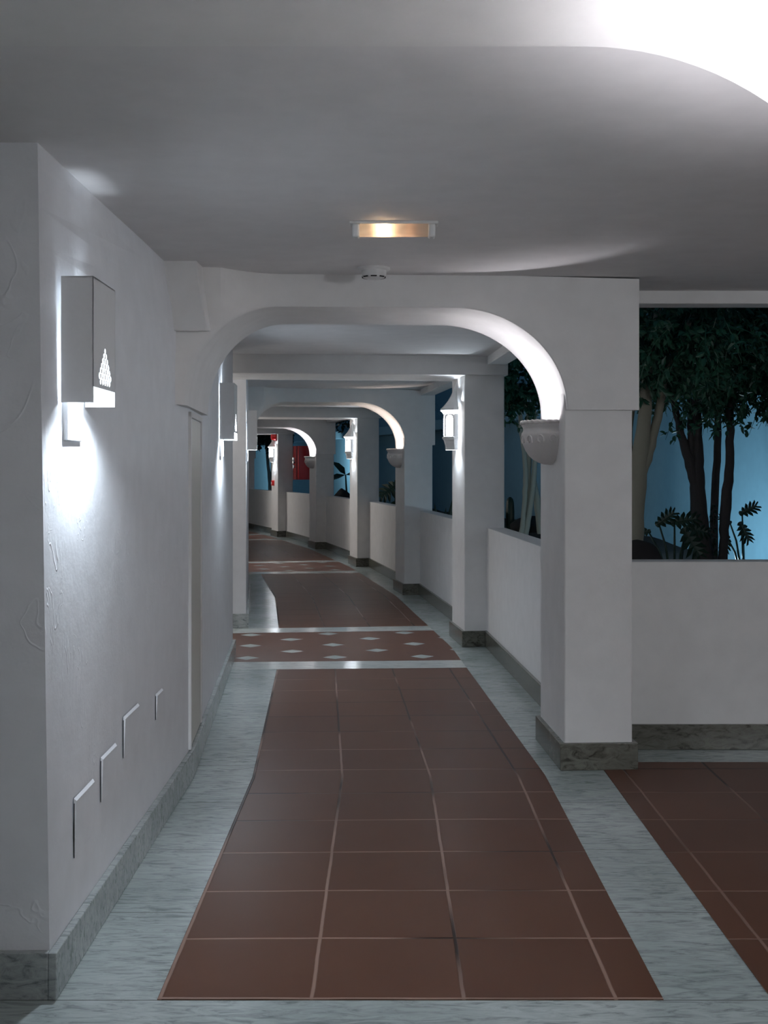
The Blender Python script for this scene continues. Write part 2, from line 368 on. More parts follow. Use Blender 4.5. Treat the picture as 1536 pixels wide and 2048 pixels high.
# ------------------------------------------------------------------ ceiling
mb = MB(); cy = [(-4.2, 2.27), (3.1, 2.27), (5.42, ZC), (6.05, ZC)]   # the lobby ceiling dips a little
mb.rings([[(-4.2, y, z), (4.4, y, z), (4.4, y, ZC + .15), (-4.2, y, ZC + .15)] for y, z in cy])
strip(mb, 0.67, UE, -3.4, TO + .03, ZC, ZC + .15)
struct(mb.build('ceiling', M['ceiling']), 'smooth pale grey plaster ceiling of the corridor', 'ceiling')

# ------------------------------------------------------------------ left wall (first stretch flares outward under the ceiling)
mb = MB(); U0 = 3.10 - 5.38
prof = [(TW, 0), (TW, 1.93), (TW - .006, 2.0), (TW - .02, 2.10), (TW - .045, 2.21), (TW - .062, ZC + .02), (TW - .4, ZC + .02), (TW - .4, 0)]
near = [(t if t < TW - .1 else TW - .034 * z / ZC, z) for t, z in prof]
mb.rings([[(*P(U0, t), z) for t, z in near], [(*P(-.9, a[0] * .45 + b[0] * .55), a[1]) for a, b in zip(near, prof)], [(*P(-.001, t), z) for t, z in prof]])
mb2 = MB(); mb2.box(-4.2, P(U0, TW)[0] - .39, 3.10, 3.4, 0, ZC + .02)
mb.v, mb.f = mb.v, mb.f; o_ = len(mb.v); mb.v += mb2.v; mb.f += [tuple(i + o_ for i in f) for f in mb2.f]
mb.hexa([P(0, TW - .3), P(0, TW), P(3.56, TWE), P(3.56, TW - .3)], 0, ZC + .02)
strip(mb, 5.27, 11.32, TW - .25, TW, 0, ZC + .02); strip(mb, 13.07, 19.12, TW - .25, TW, 0, ZC + .02); strip(mb, 20.87, UE, TW - .25, TW, 0, ZC + .02)
for z_ in (0, 7.8, 15.6):
    for a, b_ in ((3.27, 3.55), (5.27, 5.52)): strip(mb, z_ + a, z_ + b_, -3.2, TW - .25, 0, ZC + .02)
    strip(mb, z_ + 3.27, z_ + 5.52, -3.4, -3.2, 0, ZC + .02)
mb.uv = {}
struct(mb.build('wall_left', M['trowel']), 'white trowelled plaster wall along the left of the corridor', 'wall')
mb = MB(); BH = .125
def skirt(mb, q): mb.hexa(q, 0, BH)
strip(mb, U0 - .022, 0, TW, TB, 0, BH); mb.hexa([P(0, TW), P(0, TB), P(3.58, TWE + .023), P(3.58, TWE)], 0, BH); mb.box(-4.2, P(-.1, TW)[0], 3.10 - .022, 3.10, 0, BH)
strip(mb, 5.248, 11.342, TW, TB, 0, BH); strip(mb, 13.048, 19.142, TW, TB, 0, BH); strip(mb, 20.848, UE, TW, TB, 0, BH)
strip(mb, 5.248, 5.27, -3.2, TW, 0, BH); strip(mb, 3.56, 3.58, -3.2, TWE, 0, BH)
mb.uv = {}
struct(mb.build('baseboard_left', M['skirt_left'], bevel=.003), 'grey veined marble baseboard along the left wall', 'baseboard')

# ------------------------------------------------------------------ lobby shell behind and beside the camera
mb = MB(); mb.box(-4.2, 4.4, -4.3, -4.2, 0, ZC); mb.box(-4.3, -4.2, -4.3, 3.4, 0, ZC)
struct(mb.build('wall_back', M['plaster']), 'white plaster wall closing the lobby', 'wall')
mb = MB(); mb.box(4.4, 4.5, -4.3, 6.05, 0, ZC)
struct(mb.build('wall_side', M['plaster']), 'white plaster wall at the side of the bay', 'wall')

# ------------------------------------------------------------------ parapet, lintel, piers
mb = MB()
strip(mb, .68, UE, TI, TO, 0, ZS); strip(mb, .68, UE, TI, TO, ZL, ZC + .01)
mb.uv = {}
struct(mb.build('wall_right', M['plaster'], bevel=.006), 'white plaster parapet along the right of the corridor', 'wall')
mb = MB(); mb.box(1.14, 4.4, 5.90, 6.05, 0, ZS); mb.box(1.14, 4.4, 5.90, 6.05, ZL, ZC + .01); mb.box(4.0, 4.4, 5.90, 6.05, ZS, ZL)
struct(mb.build('wall_bay', M['plaster'], bevel=.006), 'white plaster parapet wall under the wide opening right of the near pier', 'wall')
mb = MB(); mb.box(1.17, 4.4, 5.878, 5.90, 0, BH)
struct(mb.build('baseboard_bay', M['skirt'], bevel=.003), 'mottled green grey marble baseboard under the wide opening', 'baseboard')
mb = MB(); strip(mb, .70, UE, TI - .022, TI, 0, BH); mb.uv = {}
struct(mb.build('baseboard_right', M['skirt'], bevel=.003), 'grey green marble baseboard along the right parapet', 'baseboard')
S0, S1 = .10, .70
PL = {1: 'nearest square white pier carrying the first arch', 2: 'white pier with the nearest lantern, under the flat beam',
      3: 'white pier with the second bowl lamp on its inner face', 4: 'white pier with the second lantern',
      5: 'white pier with the third bowl lamp, before the red cabinet', 6: 'white pier with the farthest lantern and red alarm', 7: 'farthest white pier at the bend'}
for k in range(1, 9):
    s0 = S0 if k == 1 else .05; s1 = s0 + .6
    mb = MB(); mb.hexa([F(k, s0, TP0), F(k, s0, TP1), F(k, s1, TP1), F(k, s1, TP0)], 0, 2.2)
    struct(mb.build('pillar', M['plaster'], bevel=.008), PL.get(k, 'white pier beyond the bend'), 'pillar')
    mb = MB(); e = .022
    tr = TP1 + (e if k == 1 else 0)
    mb.hexa([F(k, s0 - e, TP0 - e), F(k, s0 - e, tr), F(k, s1 + e, tr), F(k, s1 + e, TP0 - e)], 0, BH)
    struct(mb.build('baseboard_pillar', M['skirt'], bevel=.003), 'marble base of the ' + PL.get(k, 'pier beyond the bend'), 'baseboard')

# arches and flat beams
def arch(k, left_leg, name='arch', lab='', ff=None):
    f = ff or (lambda s, t: F(k, s, t)); s0 = (S0 if k in (0, 1) else .05) - .03; s1 = s0 + .66
    zt, zs = 2.15, 1.68; tr0, tr1 = TP0 + .008, TP1 + .024
    rx = .53; cx = tr0 - rx; rl = .40; tl = TW + .02; cl = tl + rl; n = 24
    rows = []                                            # (inner t,z), (outer t,z), front s
    for i in range(n + 1):                               # right quarter, from springing up to the crown
        a = math.pi / 2 * i / n
        rows.append((cx + rx * math.cos(a), zs + (zt - zs) * math.sin(a), tr1 if i < n * .55 else cx + rx * math.cos(a), (zs + (ZC - zs) * min(1, i / (n * .55))), s0))
    # make the outer outline a clean rectangle corner
    rr = []
    for (a, b_, c, d, s) in rows: rr.append((a, b_, c, d, s))
    rows = rr
    if left_leg:
        for i in range(n + 1):
            a = math.pi / 2 * i / n; w_ = 3 * (i / n) ** 2 - 2 * (i / n) ** 3
            fs = s0 - .40 * w_
            to, zo = (cl - rl * math.sin(a), ZC) if i < n * .5 else (tl - .1, ZC - (ZC - zs) * (i - n * .5) / (n * .5))
            rows.append((cl - rl * math.sin(a), zs + (zt - zs) * math.cos(a), to, zo, fs))
    else:
        rows.append((-4.9, zt, -4.9, ZC, s0))
    lines = [[(*f(r[4], r[2]), r[3]) for r in rows]]
    m_ = 6                                               # rounded arris, broad on the left leg, tight elsewhere
    for q in range(m_ + 1):
        th = math.pi / 2 * q / m_; ln = []
        for i, (a, b_, c, d, fs) in enumerate(rows):
            rho = .006
            if left_leg and i > n: w_ = (i - n - 1) / n; rho = .006 + .13 * (3 * w_ * w_ - 2 * w_ ** 3)
            dx, dz = c - a, d - b_; L_ = math.hypot(dx, dz) or 1; e_ = rho * (1 - math.sin(th))
            ln.append((*f(fs + rho * (1 - math.cos(th)), a + dx / L_ * e_), b_ + dz / L_ * e_))
        lines.append(ln)
    lines.append([(*f(s1, r[0]), r[1]) for r in rows]); lines.append([(*f(s1, r[2]), r[3]) for r in rows])
    mb = MB(); N = len(rows); G = len(lines); mb.v = [p for l in lines for p in l]
    for i in range(N - 1):
        for g in range(G): mb.f.append((g * N + i, g * N + i + 1, ((g + 1) % G) * N + i + 1, ((g + 1) % G) * N + i))
    for i in (0, N - 1): mb.f.append(tuple(g * N + i for g in range(G)))
    o = mb.build(name, M['plaster'], smooth=True, angle=35)
    return struct(o, lab, 'arch')
AL = {1: 'nearest full white arch with bowl lamp at its springing', 3: 'second white arch, its curve lit warm', 5: 'third white arch, brightly lit, in front of the red cabinet', 7: 'farthest white arch at the bend'}
def F0(s, t): return Vector((0.766 + t, 1.32 + s))
arch(0, False, 'arch', 'overhead arch just above the photographer, its curve brightly lit', F0)
for k in (1, 3, 5, 7): arch(k, True, 'arch', AL[k])
for k in (2, 4, 6, 8):
    mb = MB(); t0, t1 = (-2.3, TP1 + .024)
    mb.hexa([F(k, .02, t0), F(k, .02, t1), F(k, .68, t1), F(k, .68, t0)], 2.15, ZC + .01)
    struct(mb.build('ceiling_beam', M['plaster'], bevel=.006), {2: 'nearest flat white beam over the first lantern', 4: 'second flat white beam over the second lantern', 6: 'third flat beam over the farthest lantern', 8: 'flat beam beyond the bend'}[k], 'beam')
# wedge where the first arch's left leg meets the ceiling
mb = MB(); tA = TW - .07
def pt(s, X, z): return (X, 5.38 + s, z)
mb.add([pt(-.36, -.965, 2.31), pt(-.36, -.805, 2.31), pt(-.36, -.758, 1.995), pt(-.36, -.90, 1.995), pt(.085, -.965, 2.31), pt(.085, -.800, 2.31), pt(.085, -.775, 2.04), pt(.085, -.90, 2.04)],
       [(0, 1, 2, 3), (1, 5, 6, 2), (3, 2, 6, 7), (0, 3, 7, 4), (4, 7, 6, 5), (0, 4, 5, 1)])
struct(mb.build('trim_1', M['plaster'], bevel=.006), 'tapered plaster wedge in the ceiling corner left of the first arch', 'trim')
# closing wall beyond the bend
mb = MB(); mb.hexa([P(UE - .1, -1.9), P(UE - .1, .5), P(UE, .5), P(UE, -1.9)], 0, ZC)
struct(mb.build('wall_far', M['plaster']), 'white wall closing the corridor beyond the bend', 'wall')

# ------------------------------------------------------------------ service door beside the first arch
d = bpy.data.objects.new('door_1', None); C.objects.link(d); d.location = (*P(0.0, TW), 0); d.rotation_euler = (0, 0, HEAD[1] + math.atan((TW - TWE) / 3.56))
struct(d, 'narrow cream painted service door in the left wall under the first arch', 'door')
mb = MB(); mb.box(-.002, .006, .02, .56, .13, 1.635); mb.build('door_leaf', M['panel'], d, bevel=.002)
mb = MB(); mb.box(-.002, .012, -.015, .015, .13, 1.665); mb.box(-.002, .012, .565, .595, .13, 1.665); mb.box(-.002, .012, -.015, .595, 1.64, 1.665)
mb.build('door_frame', M['plaster'], d, bevel=.002)

# ------------------------------------------------------------------ wall sconces with a pierced shade
def circle_loop(bm, cy, cz, r, n):
    vs = [bm.verts.new((0, cy + r * math.cos(2 * math.pi * i / n), cz + r * math.sin(2 * math.pi * i / n))) for i in range(n)]
    return [bm.edges.new((vs[i], vs[(i + 1) % n])) for i in range(n)]
def sconce():
    # local: x away from the wall, y along it (centre 0), z up from the underside of the shade
    r = thing('wall_sconce', '', 'wall lamp', group='pierced wall sconces on the left wall')
    W, D0, D1, Hh, cut = .27, .008, .098, .353, .045
    mb = MB(); th = .004
    for sy in (-1, 1):
        y = sy * W / 2; mb.box(D0, D1, min(y, y - sy * th), max(y, y - sy * th), 0, Hh)
    mb.box(.026, D1, -W / 2, W / 2, Hh - th, Hh)
    mb.build('shade', M['fitting'], r)
    bm = bmesh.new()
    rect = [bm.verts.new((0, y, z)) for y, z in ((-W / 2, cut), (W / 2, cut), (W / 2, Hh), (-W / 2, Hh))]
    ed = [bm.edges.new((rect[i], rect[(i + 1) % 4])) for i in range(4)]
    rad = .0094; px, pz = .027, .0150
    for row, cnt in enumerate((5, 6, 5, 4, 3, 2, 1)):
        for j in range(cnt):
            ed += circle_loop(bm, .006 + (j - (cnt - 1) / 2) * px, cut + .02 + row * pz, rad, 12)
    bmesh.ops.triangle_fill(bm, use_beauty=True, use_dissolve=False, edges=ed)
    me = bpy.data.meshes.new('pierced_front'); bm.to_mesh(me); bm.free(); me.materials.append(M['fitting'])
    o = bpy.data.objects.new('pierced_front', me); C.objects.link(o); o.parent = r; o.location = (D1, 0, 0)
    md = o.modifiers.new('thick', 'SOLIDIFY'); md.thickness = .002; md.offset = -1
    mb = MB(); mb.box(0, .016, -.095, .075, -.105, .24); mb.build('back_plate', M['fitting'], r, bevel=.003)
    mb = MB(); mb.tube([(.078, -.03, .09), (.078, -.03, .22)], .010, 10); mb.build('lamp_tube', M['tube'], r, smooth=True)
    return r
SC = [(-1.985, 1.589, 'nearest pierced white box sconce on the left wall, before the first arch', 1.0),
      (2.16, 1.590, 'second pierced white box sconce, just past the first arch', 1.0),
      (5.45, 1.580, 'third pierced white box sconce, past the recess in the left wall', .7)]
proto = None
for i, (u, z, lab, pw) in enumerate(SC):
    tw_ = TW + (TWE - TW) * u / 3.56 if 0 < u < 3.6 else TW
    if i == 0: tw_ -= .023                               # the first stretch of wall leans back
    p = P(u, tw_); loc = (p[0], p[1], z)
    if i == 0: proto = sconce(); proto.location = loc; proto.rotation_euler = (0, 0, H(u)); proto['label'] = lab; s = proto
    else: s = dup(proto, loc, H(u), lab)
    q = P(u - .03, tw_ + .072)
    lamp('sconce_light', 'POINT', (q[0], q[1], z + .055), (.9, 3.5, 2.0)[i] * pw, COOL, .015)
    q = P(u, tw_ + .076)
    lamp('sconce_light', 'SPOT', (q[0], q[1], z + .012), (14, 11, 11)[i] * pw, COOL, .012, (*P(u + .02, tw_ + .10), 0), 150, .5)
    q = P(u + .07, tw_ + .016); lamp('sconce_light', 'SPOT', (q[0], q[1], z + .25), (1.6, 6, 5)[i] * pw, COOL, .014, (*P(u + .30, tw_ + .014), ZC), 90, .9)
for u in (5.02, 12.8, 20.6):                             # unseen fill lights added in the side passages
    lamp('passage_fill', 'POINT', (*P(u, -2.6), 1.75), 6 if u < 6 else 15, (1, .92, .83), .15)

# ------------------------------------------------------------------ half bowl lamps at the arch springings
def bowl():
    # local: wall plane x = 0, bowl bulges to -x, z = 0 at the rope rim's top
    r = thing('bowl_sconce', '', 'wall lamp', group='half bowl sconces under the arches')
    prof = [(q * .210, z) for q, z in ((.0, -.219), (.24, -.217), (.42, -.208), (.58, -.195), (.72, -.176), (.84, -.150), (.92, -.122), (.965, -.095), (.975, -.072), (.965, -.062), (.93, -.055), (.915, -.047), (.925, -.038), (.955, -.030), (.975, -.022))]
    inn = [(.190, -.012), (.178, -.040), (.165, -.09), (.12, -.15), (0, -.18)]
    n = 40; mb = MB(); rows = []
    for (q, z) in prof + inn:
        rows.append([(-.15 / .215 * q * math.sin(math.pi * i / n), -q * math.cos(math.pi * i / n), z) for i in range(n + 1)])
    mb.rings(rows, closed=False, cap0=False, cap1=False)
    o = mb.build('bowl', M['bowl'], r, smooth=True, angle=50)
    mb = MB(); m = 160; pts = []; rad = []                # rope rim: two strands twisted
    for ph in (0, math.pi):
        pts = []
        for i in range(m + 1):
            a = math.pi * i / m; tw = a * 15 + ph
            q = .203 + .004 * math.cos(tw); z = -.012 + .004 * math.sin(tw)
            pts.append((-.15 / .215 * q * math.sin(a), -q * math.cos(a), z))
        mb.tube(pts, .0075, 8)
    mb.tube([(-.15 / .215 * .203 * math.sin(math.pi * i / 60), -.203 * math.cos(math.pi * i / 60), -.012) for i in range(61)], .0092, 10)
    mb.build('rope_rim', M['bowl'], r, smooth=True)
    for a0 in (.22, .64, 1.08, 1.57, 2.06):               # raised scrolls
        mb = MB(); pts = []
        for i in range(26):
            th = 3.7 - 5.2 * i / 25; rr = .026 - .014 * i / 25
            aa = a0 + rr * math.cos(th) / .19; z = -.098 + rr * math.sin(th)
            q = .210 * (.975 - .08 * max(0, (-.072 - z) / .074) ** 1.8) + .001
            pts.append((-.15 / .215 * q * math.sin(aa), -q * math.cos(aa), z))
        mb.tube(pts, .0045, 6); mb.build('scroll_relief', M['bowl'], r, smooth=True)
    return r
bp_ = None
BL = {1: 'large white half bowl lamp with rope rim on the nearest pier', 3: 'second white half bowl lamp, under the warm lit arch', 5: 'third white half bowl lamp, small, in front of the red cabinet', 0: 'half bowl lamp under the overhead arch beside the photographer', 7: 'farthest white half bowl lamp'}
for k in (1, 3, 5, 0):
    s = .42 if k == 1 else .35
    p = F(k, s, TP0) if k else F0(.40, TP0); h = HEAD[k]; loc = (p[0], p[1], 1.645)
    if bp_ is None: bp_ = bowl(); bp_.location = loc; bp_.rotation_euler = (0, 0, h); bp_['label'] = BL[k]
    else: dup(bp_, loc, h, BL[k])
    q = F(k, s, TP0 - .065) if k else F0(.40, TP0 - .065)
    lamp('bowl_light', 'POINT', (q[0], q[1], 1.545 if k == 0 else 1.525), {0: 24, 1: 5.8, 3: 6, 5: 8}[k], {3: WARM}.get(k, WHITE), .03)
mb = MB(); q0 = F0(.105, TP0); mb.box(q0[0], q0[0] + .315, q0[1], q0[1] + .6, 0, 2.1)
struct(mb.build('pillar', M['plaster'], bevel=.008), 'white pier beside the photographer carrying the overhead arch', 'pillar')

# ------------------------------------------------------------------ lanterns
def lantern():
    # local: wall plane x = 0, lantern bulges to -x, z = 0 at the eave
    r = thing('wall_lantern', '', 'wall lamp', group='white lanterns on the piers')
    G = .017
    def half(sc_, z, g=G): # half octagon outline scaled
        q = [(-g, -.095), (-.052, -.095), (-.118, -.042), (-.118, .042), (-.052, .095), (-g, .095)]
        return [((x + g) * sc_ - g, y * sc_, z) for x, y in q]
    mb = MB(); rows = [half(s, z) for s, z in ((1.25, .0), (1.23, .012), (1.0, .035), (.72, .070), (.48, .110), (.30, .150), (.14, .190), (.03, .225))]
    mb.rings(rows, closed=True, cap0=False); mb.build('roof', M['fitting'], r)
    mb = MB(); rows = [half(s, z) for s, z in ((1.22, -.001), (1.05, -.018), (1.0, -.03))]
    mb.rings(rows, closed=False, cap0=False, cap1=False)
    mb.build('cove', M['opal'], r)
    # pierced body: posts, arched heads and plain cheeks
    zb, zt = -.212, -.030
    q = half(1, 0)
    body = MB()
    body.hexa([(q[0][0], q[0][1]), (q[1][0], q[1][1]), (q[1][0], q[1][1] + .006), (q[0][0], q[0][1] + .006)], zb, zt)
    body.hexa([(q[5][0], q[5][1]), (q[4][0], q[4][1]), (q[4][0], q[4][1] - .006), (q[5][0], q[5][1] - .006)], zb, zt)
    for a, b_ in ((1, 2), (2, 3), (3, 4)):
        A = Vector(q[a][:2]); B = Vector(q[b_][:2]); dd = B - A; w_ = dd.length; dd.normalize(); fr = .010
        n = 10; inner = [(fr, zb + .006), (w_ - fr, zb + .006)]
        rad = w_ / 2 - fr; zc = zt - .008 - rad
        inner += [(w_ / 2 + rad * math.cos(math.pi * i / n), zc + rad * math.sin(math.pi * i / n)) for i in range(n + 1)]
        outer = []
        for (x, z) in inner:                              # project each to the panel border
            if z <= zb + .0061: outer.append((0 if x < w_ / 2 else w_, zb))
            elif z <= zc + 1e-6: outer.append((0 if x < w_ / 2 else w_, z))
            else:
                c, s = (x - w_ / 2) / rad, (z - zc) / rad; kx = (w_ / 2) / abs(c) if abs(c) > 1e-6 else 9; kz = (zt - zc) / s if s > 1e-6 else 9; kk = min(kx, kz)
                outer.append((w_ / 2 + c * kk, zc + s * kk))
        N = len(inner); V = [(*(A + dd * x), z) for x, z in inner] + [(*(A + dd * x), z) for x, z in outer]
        body.add(V, [(i, (i + 1) % N, N + (i + 1) % N, N + i) for i in range(N)])
    body.build('body', M['fitting'], r)
    for a, b_ in ((1, 2), (2, 3), (3, 4)):
        A = Vector(q[a][:2]); B = Vector(q[b_][:2]); nrm = Vector((0.004, 0)); m_ = (A + B) / 2; A = m_ + (A - m_) * .93 + nrm; B = m_ + (B - m_) * .93 + nrm
        p = MB(); p.add([(*A, zb), (*B, zb), (*B, zt), (*A, zt)], [(0, 1, 2, 3)]); p.build('glass_pane', M['opal'], r)
    mb = MB(); rows = [half(s, z) for s, z in ((.97, zb), (1.10, zb - .004), (1.10, zb - .014), (.98, zb - .030), (.86, zb - .075), (.84, -.322))]
    mb.rings(rows, closed=False, cap0=False, cap1=False); mb.build('base', M['fitting'], r)
    return r
LL = {2: 'nearest white lantern with arched glowing panes on the pier', 4: 'second white lantern, between the warm lit arch and the red cabinet', 6: 'farthest white lantern, below the red beacon'}
lp = None
for k in (2, 4, 6):
    p = F(k, .33, TP0); loc = (p[0], p[1], 1.885); h = HEAD[k]
    if lp is None: lp = lantern(); lp.location = loc; lp.rotation_euler = (0, 0, h); lp['label'] = LL[k]
    else: dup(lp, loc, h, LL[k])
    q = F(k, .33, TP0 - .05)
    lamp('lantern_light', 'POINT', (q[0], q[1], 1.62), 4.0, COOL, .015)
    lamp('lantern_light', 'POINT', (*F(k, .33, TP0 - .045), 1.80), 1.4, COOL, .015)
    lamp('lantern_light', 'SPOT', (*F(k, .33, TP0 - .022), 2.075), 2.5, COOL, .012, (*F(k, .20, TP0 - .12), 2.3), 150, .8)
    lamp('lantern_light', 'SPOT', (*F(k, .21, TP0 - .012), 1.96), 3.0, COOL, .012, (*F(k, -.45, TP0 - .28), 2.3), 85, .9)

# ------------------------------------------------------------------ ceiling fittings
e = thing('emergency_light', 'ceiling emergency light glowing orange above the corridor', 'ceiling light', (0.035, 4.18, 2.284), 0)
mb = MB(); mb.box(-.158, .158, -.034, .034, -.010, 0); mb.build('base_plate', M['white_plastic'], e, bevel=.004)
for sx in (-1, 1):
    mb = MB(); x0 = sx * .122; x1 = sx * .148; mb.box(min(x0, x1), max(x0, x1), -.027, .027, -.056, -.008); mb.build('end_cap', M['white_plastic'], e, bevel=.008)
mb = MB(); n = 14
rows = [[(x, -.025 * math.cos(math.pi * i / n), -.010 - .042 * math.sin(math.pi * i / n) ** .6) for i in range(n + 1)] for x in (-.122, .122)]
mb.rings(rows, closed=False, cap0=False, cap1=False); mb.build('diffuser', M['diffuser'], e, smooth=True)
mb = MB(); mb.tube([(-.046, 0, -.022), (-.043, 0, -.026), (-.036, 0, -.028), (-.028, 0, -.026), (-.025, 0, -.022)], [.001, .006, .008, .006, .001], 10); mb.build('bulb', M['bulb'], e, smooth=True)
lamp('emergency_lamp', 'POINT', (0.0, 4.18, 2.284 - .03), 0.03, (1.0, .52, .26), .006)
lamp('emergency_lamp', 'POINT', (.09, 4.18, 2.284 - .03), 0.005, (1.0, .50, .26), .006)
e = thing('smoke_detector', 'round white smoke detector on the ceiling before the first arch', 'smoke detector', (-.045, 5.20, 2.296), 0)
def lathe(mb, prof, n=28):
    mb.rings([[(r * math.cos(2 * math.pi * i / n), r * math.sin(2 * math.pi * i / n), z) for i in range(n)] for r, z in prof])
mb = MB(); lathe(mb, [(.072, 0), (.072, -.008), (.066, -.013), (.030, -.013)]); mb.build('base', M['white_plastic'], e, smooth=True, angle=40)
mb = MB(); lathe(mb, [(.056, -.012), (.055, -.030), (.050, -.044), (.030, -.050), (.012, -.051)]); h_ = mb.build('head', M['white_plastic'], e, smooth=True, angle=50)
for i in range(8):
    a = i * math.pi / 4; mb = MB(); c_, s_ = math.cos(a), math.sin(a)
    mb.hexa([(.0545 * math.cos(a + o), .0545 * math.sin(a + o)) for o in (-.25, .25)] + [(.040 * math.cos(a + o), .040 * math.sin(a + o)) for o in (.25, -.25)], -.045, -.040); mb.build('vent_slot', M['dark'], h_)

# ------------------------------------------------------------------ painted-over cover plates low on the left wall
PLT = [(3.34, 3.56, .29, .46, 'largest painted cover plate low on the left wall, nearest the corner'),
       (3.66, 3.86, .36, .50, 'second cover plate from the near corner, low on the left wall'),
       (3.98, 4.22, .42, .56, 'third cover plate from the near corner, with a dark edge'),
       (4.55, 4.68, .43, .53, 'small cover plate nearest the service door, low on the left wall')]
for y0, y1, z0, z1, lab in PLT:
    X = P(0 - .1, TW)[0]; o = thing('cover_plate', lab, 'cover plate', (X, (y0 + y1) / 2, z0), 0, 'painted cover plates on the left wall'); w_ = (y1 - y0) / 2
    mb = MB(); mb.add([(0, -w_, 0), (0, w_, 0), (0, w_, z1 - z0), (0, -w_, z1 - z0), (.003, -w_ + .002, .002), (.003, w_ - .002, .002), (.007, w_ - .004, z1 - z0 - .008), (.007, -w_ + .004, z1 - z0 - .008)],
                   [(0, 1, 5, 4), (1, 2, 6, 5), (2, 3, 7, 6), (3, 0, 4, 7), (4, 5, 6, 7)])
    mb.build('plate', M['trowel'], o)
    mb = MB(); mb.box(0, .002, -w_ - .0022, -w_, .0, (z1 - z0) * .92); mb.build('gap', M['dark'], o)

# ------------------------------------------------------------------ red fire equipment at the far piers
p6 = F(6, 0.05, TP1)
o = thing('fire_hose_cabinet', 'bright red fire hose cabinet in the opening behind the third bowl lamp', 'fire hose', (*F(6, -.02, .60), 1.20), HEAD[6])
mb = MB(); mb.box(-.13, .21, -.24, .0, 0, .70); mb.build('cabinet', M['red'], o, bevel=.008)
mb = MB(); mb.box(-.165, .05, .0, .07, .3, .4); mb.box(-.17, -.13, -.2, .07, .0, .70); mb.build('side_plate', M['red_dim'], o, bevel=.004)
mb = MB(); mb.tube([(-.19, -.1, .34), (-.19, -.1, .46)], .032, 12); mb.tube([(-.19, -.1, .24), (-.19, -.1, .30)], .022, 12); mb.tube([(-.23, -.1, .4), (-.13, -.1, .4)], .018, 10); mb.build('valve', M['chrome'], o, smooth=True, angle=40)
mb = MB(); mb.tube([(-.19, -.14, .35), (-.19, -.16, .35)], .014, 10); mb.build('nozzle', M['dark'], o)
o = thing('alarm_beacon', 'round red alarm beacon on the pier above the farthest lantern', 'alarm', (*F(6, .22, TP0), 2.10), HEAD[6])
mb = MB(); n = 20; mb.rings([[(x, r * math.cos(2 * math.pi * i / n), r * math.sin(2 * math.pi * i / n)) for i in range(n)] for x, r in ((0, .08), (-.05, .08), (-.10, .065), (-.11, .03))]); mb.build('housing', M['red'], o, smooth=True, angle=40)
mb = MB(); mb.box(-.02, 0, -.09, .09, -.09, .09); mb.build('mount', M['red_dim'], o)
o = thing('call_point', 'small red fire alarm call point low on the farthest lantern pier', 'alarm', (*F(6, .42, TP0), 1.07), HEAD[6])
mb = MB(); mb.box(-.055, 0, -.05, .05, 0, .11); mb.build('housing', M['red'], o, bevel=.006)
mb = MB(); mb.box(-.058, -.054, -.03, .03, .03, .08); mb.build('glass', M['white_plastic'], o)

# ------------------------------------------------------------------ the garden patio beyond the openings
GW = 3.45
mb = MB(); strip(mb, -0.2, UE + 12 if False else 38.9, GW, GW + .2, -.1, 5.2)
mb.uv = {}; struct(mb.build('wall_garden', M['garden_wall']), 'blue patio wall behind the garden plants', 'wall')
mb = MB(); strip(mb, -0.2, 38.9, GW - .30, GW, 2.22, 2.42); strip(mb, -.2, 38.9, GW - .06, GW, 2.42, 2.62)
mb.uv = {}; struct(mb.build('trim_2', M['garden_wall'], bevel=.01), 'projecting ledge along the patio wall', 'trim')
mb = MB(); mb.box(4.41, 4.6, 6.0, 8.0, 0, 5.2)
struct(mb.build('wall_patio_end', M['garden_wall']), 'blue patio end wall', 'wall')
def soil_z(x, y): 
    b_ = .34 + .22 * max(0, min(1, (y - 11.5) / 3.5)); return b_ + .035 * math.sin(3.1 * x + 1.7 * y) * math.sin(2.3 * y - x)
mb = MB(); nu, ntt = 130, 14
us = [.75 + (38.6 - .75) * i / nu for i in range(nu + 1)]
rows = []
for u in us:
    row = []
    for j in range(ntt + 1):
        t = TO + .01 + (GW - TO - .02) * j / ntt; p = P(u, t); row.append((p[0], p[1], soil_z(p[0], p[1])))
    rows.append(row)
mb.rings(rows, closed=False, cap0=False, cap1=False)
mb.add([(1.19, 6.06, .34), (4.4, 6.06, .34), (4.4, 8.0, .36), (1.1, 8.0, .36)], [(0, 1, 2, 3)])
struct(mb.build('ground_soil', M['soil'], smooth=True), 'dark planting soil of the patio garden', 'ground')

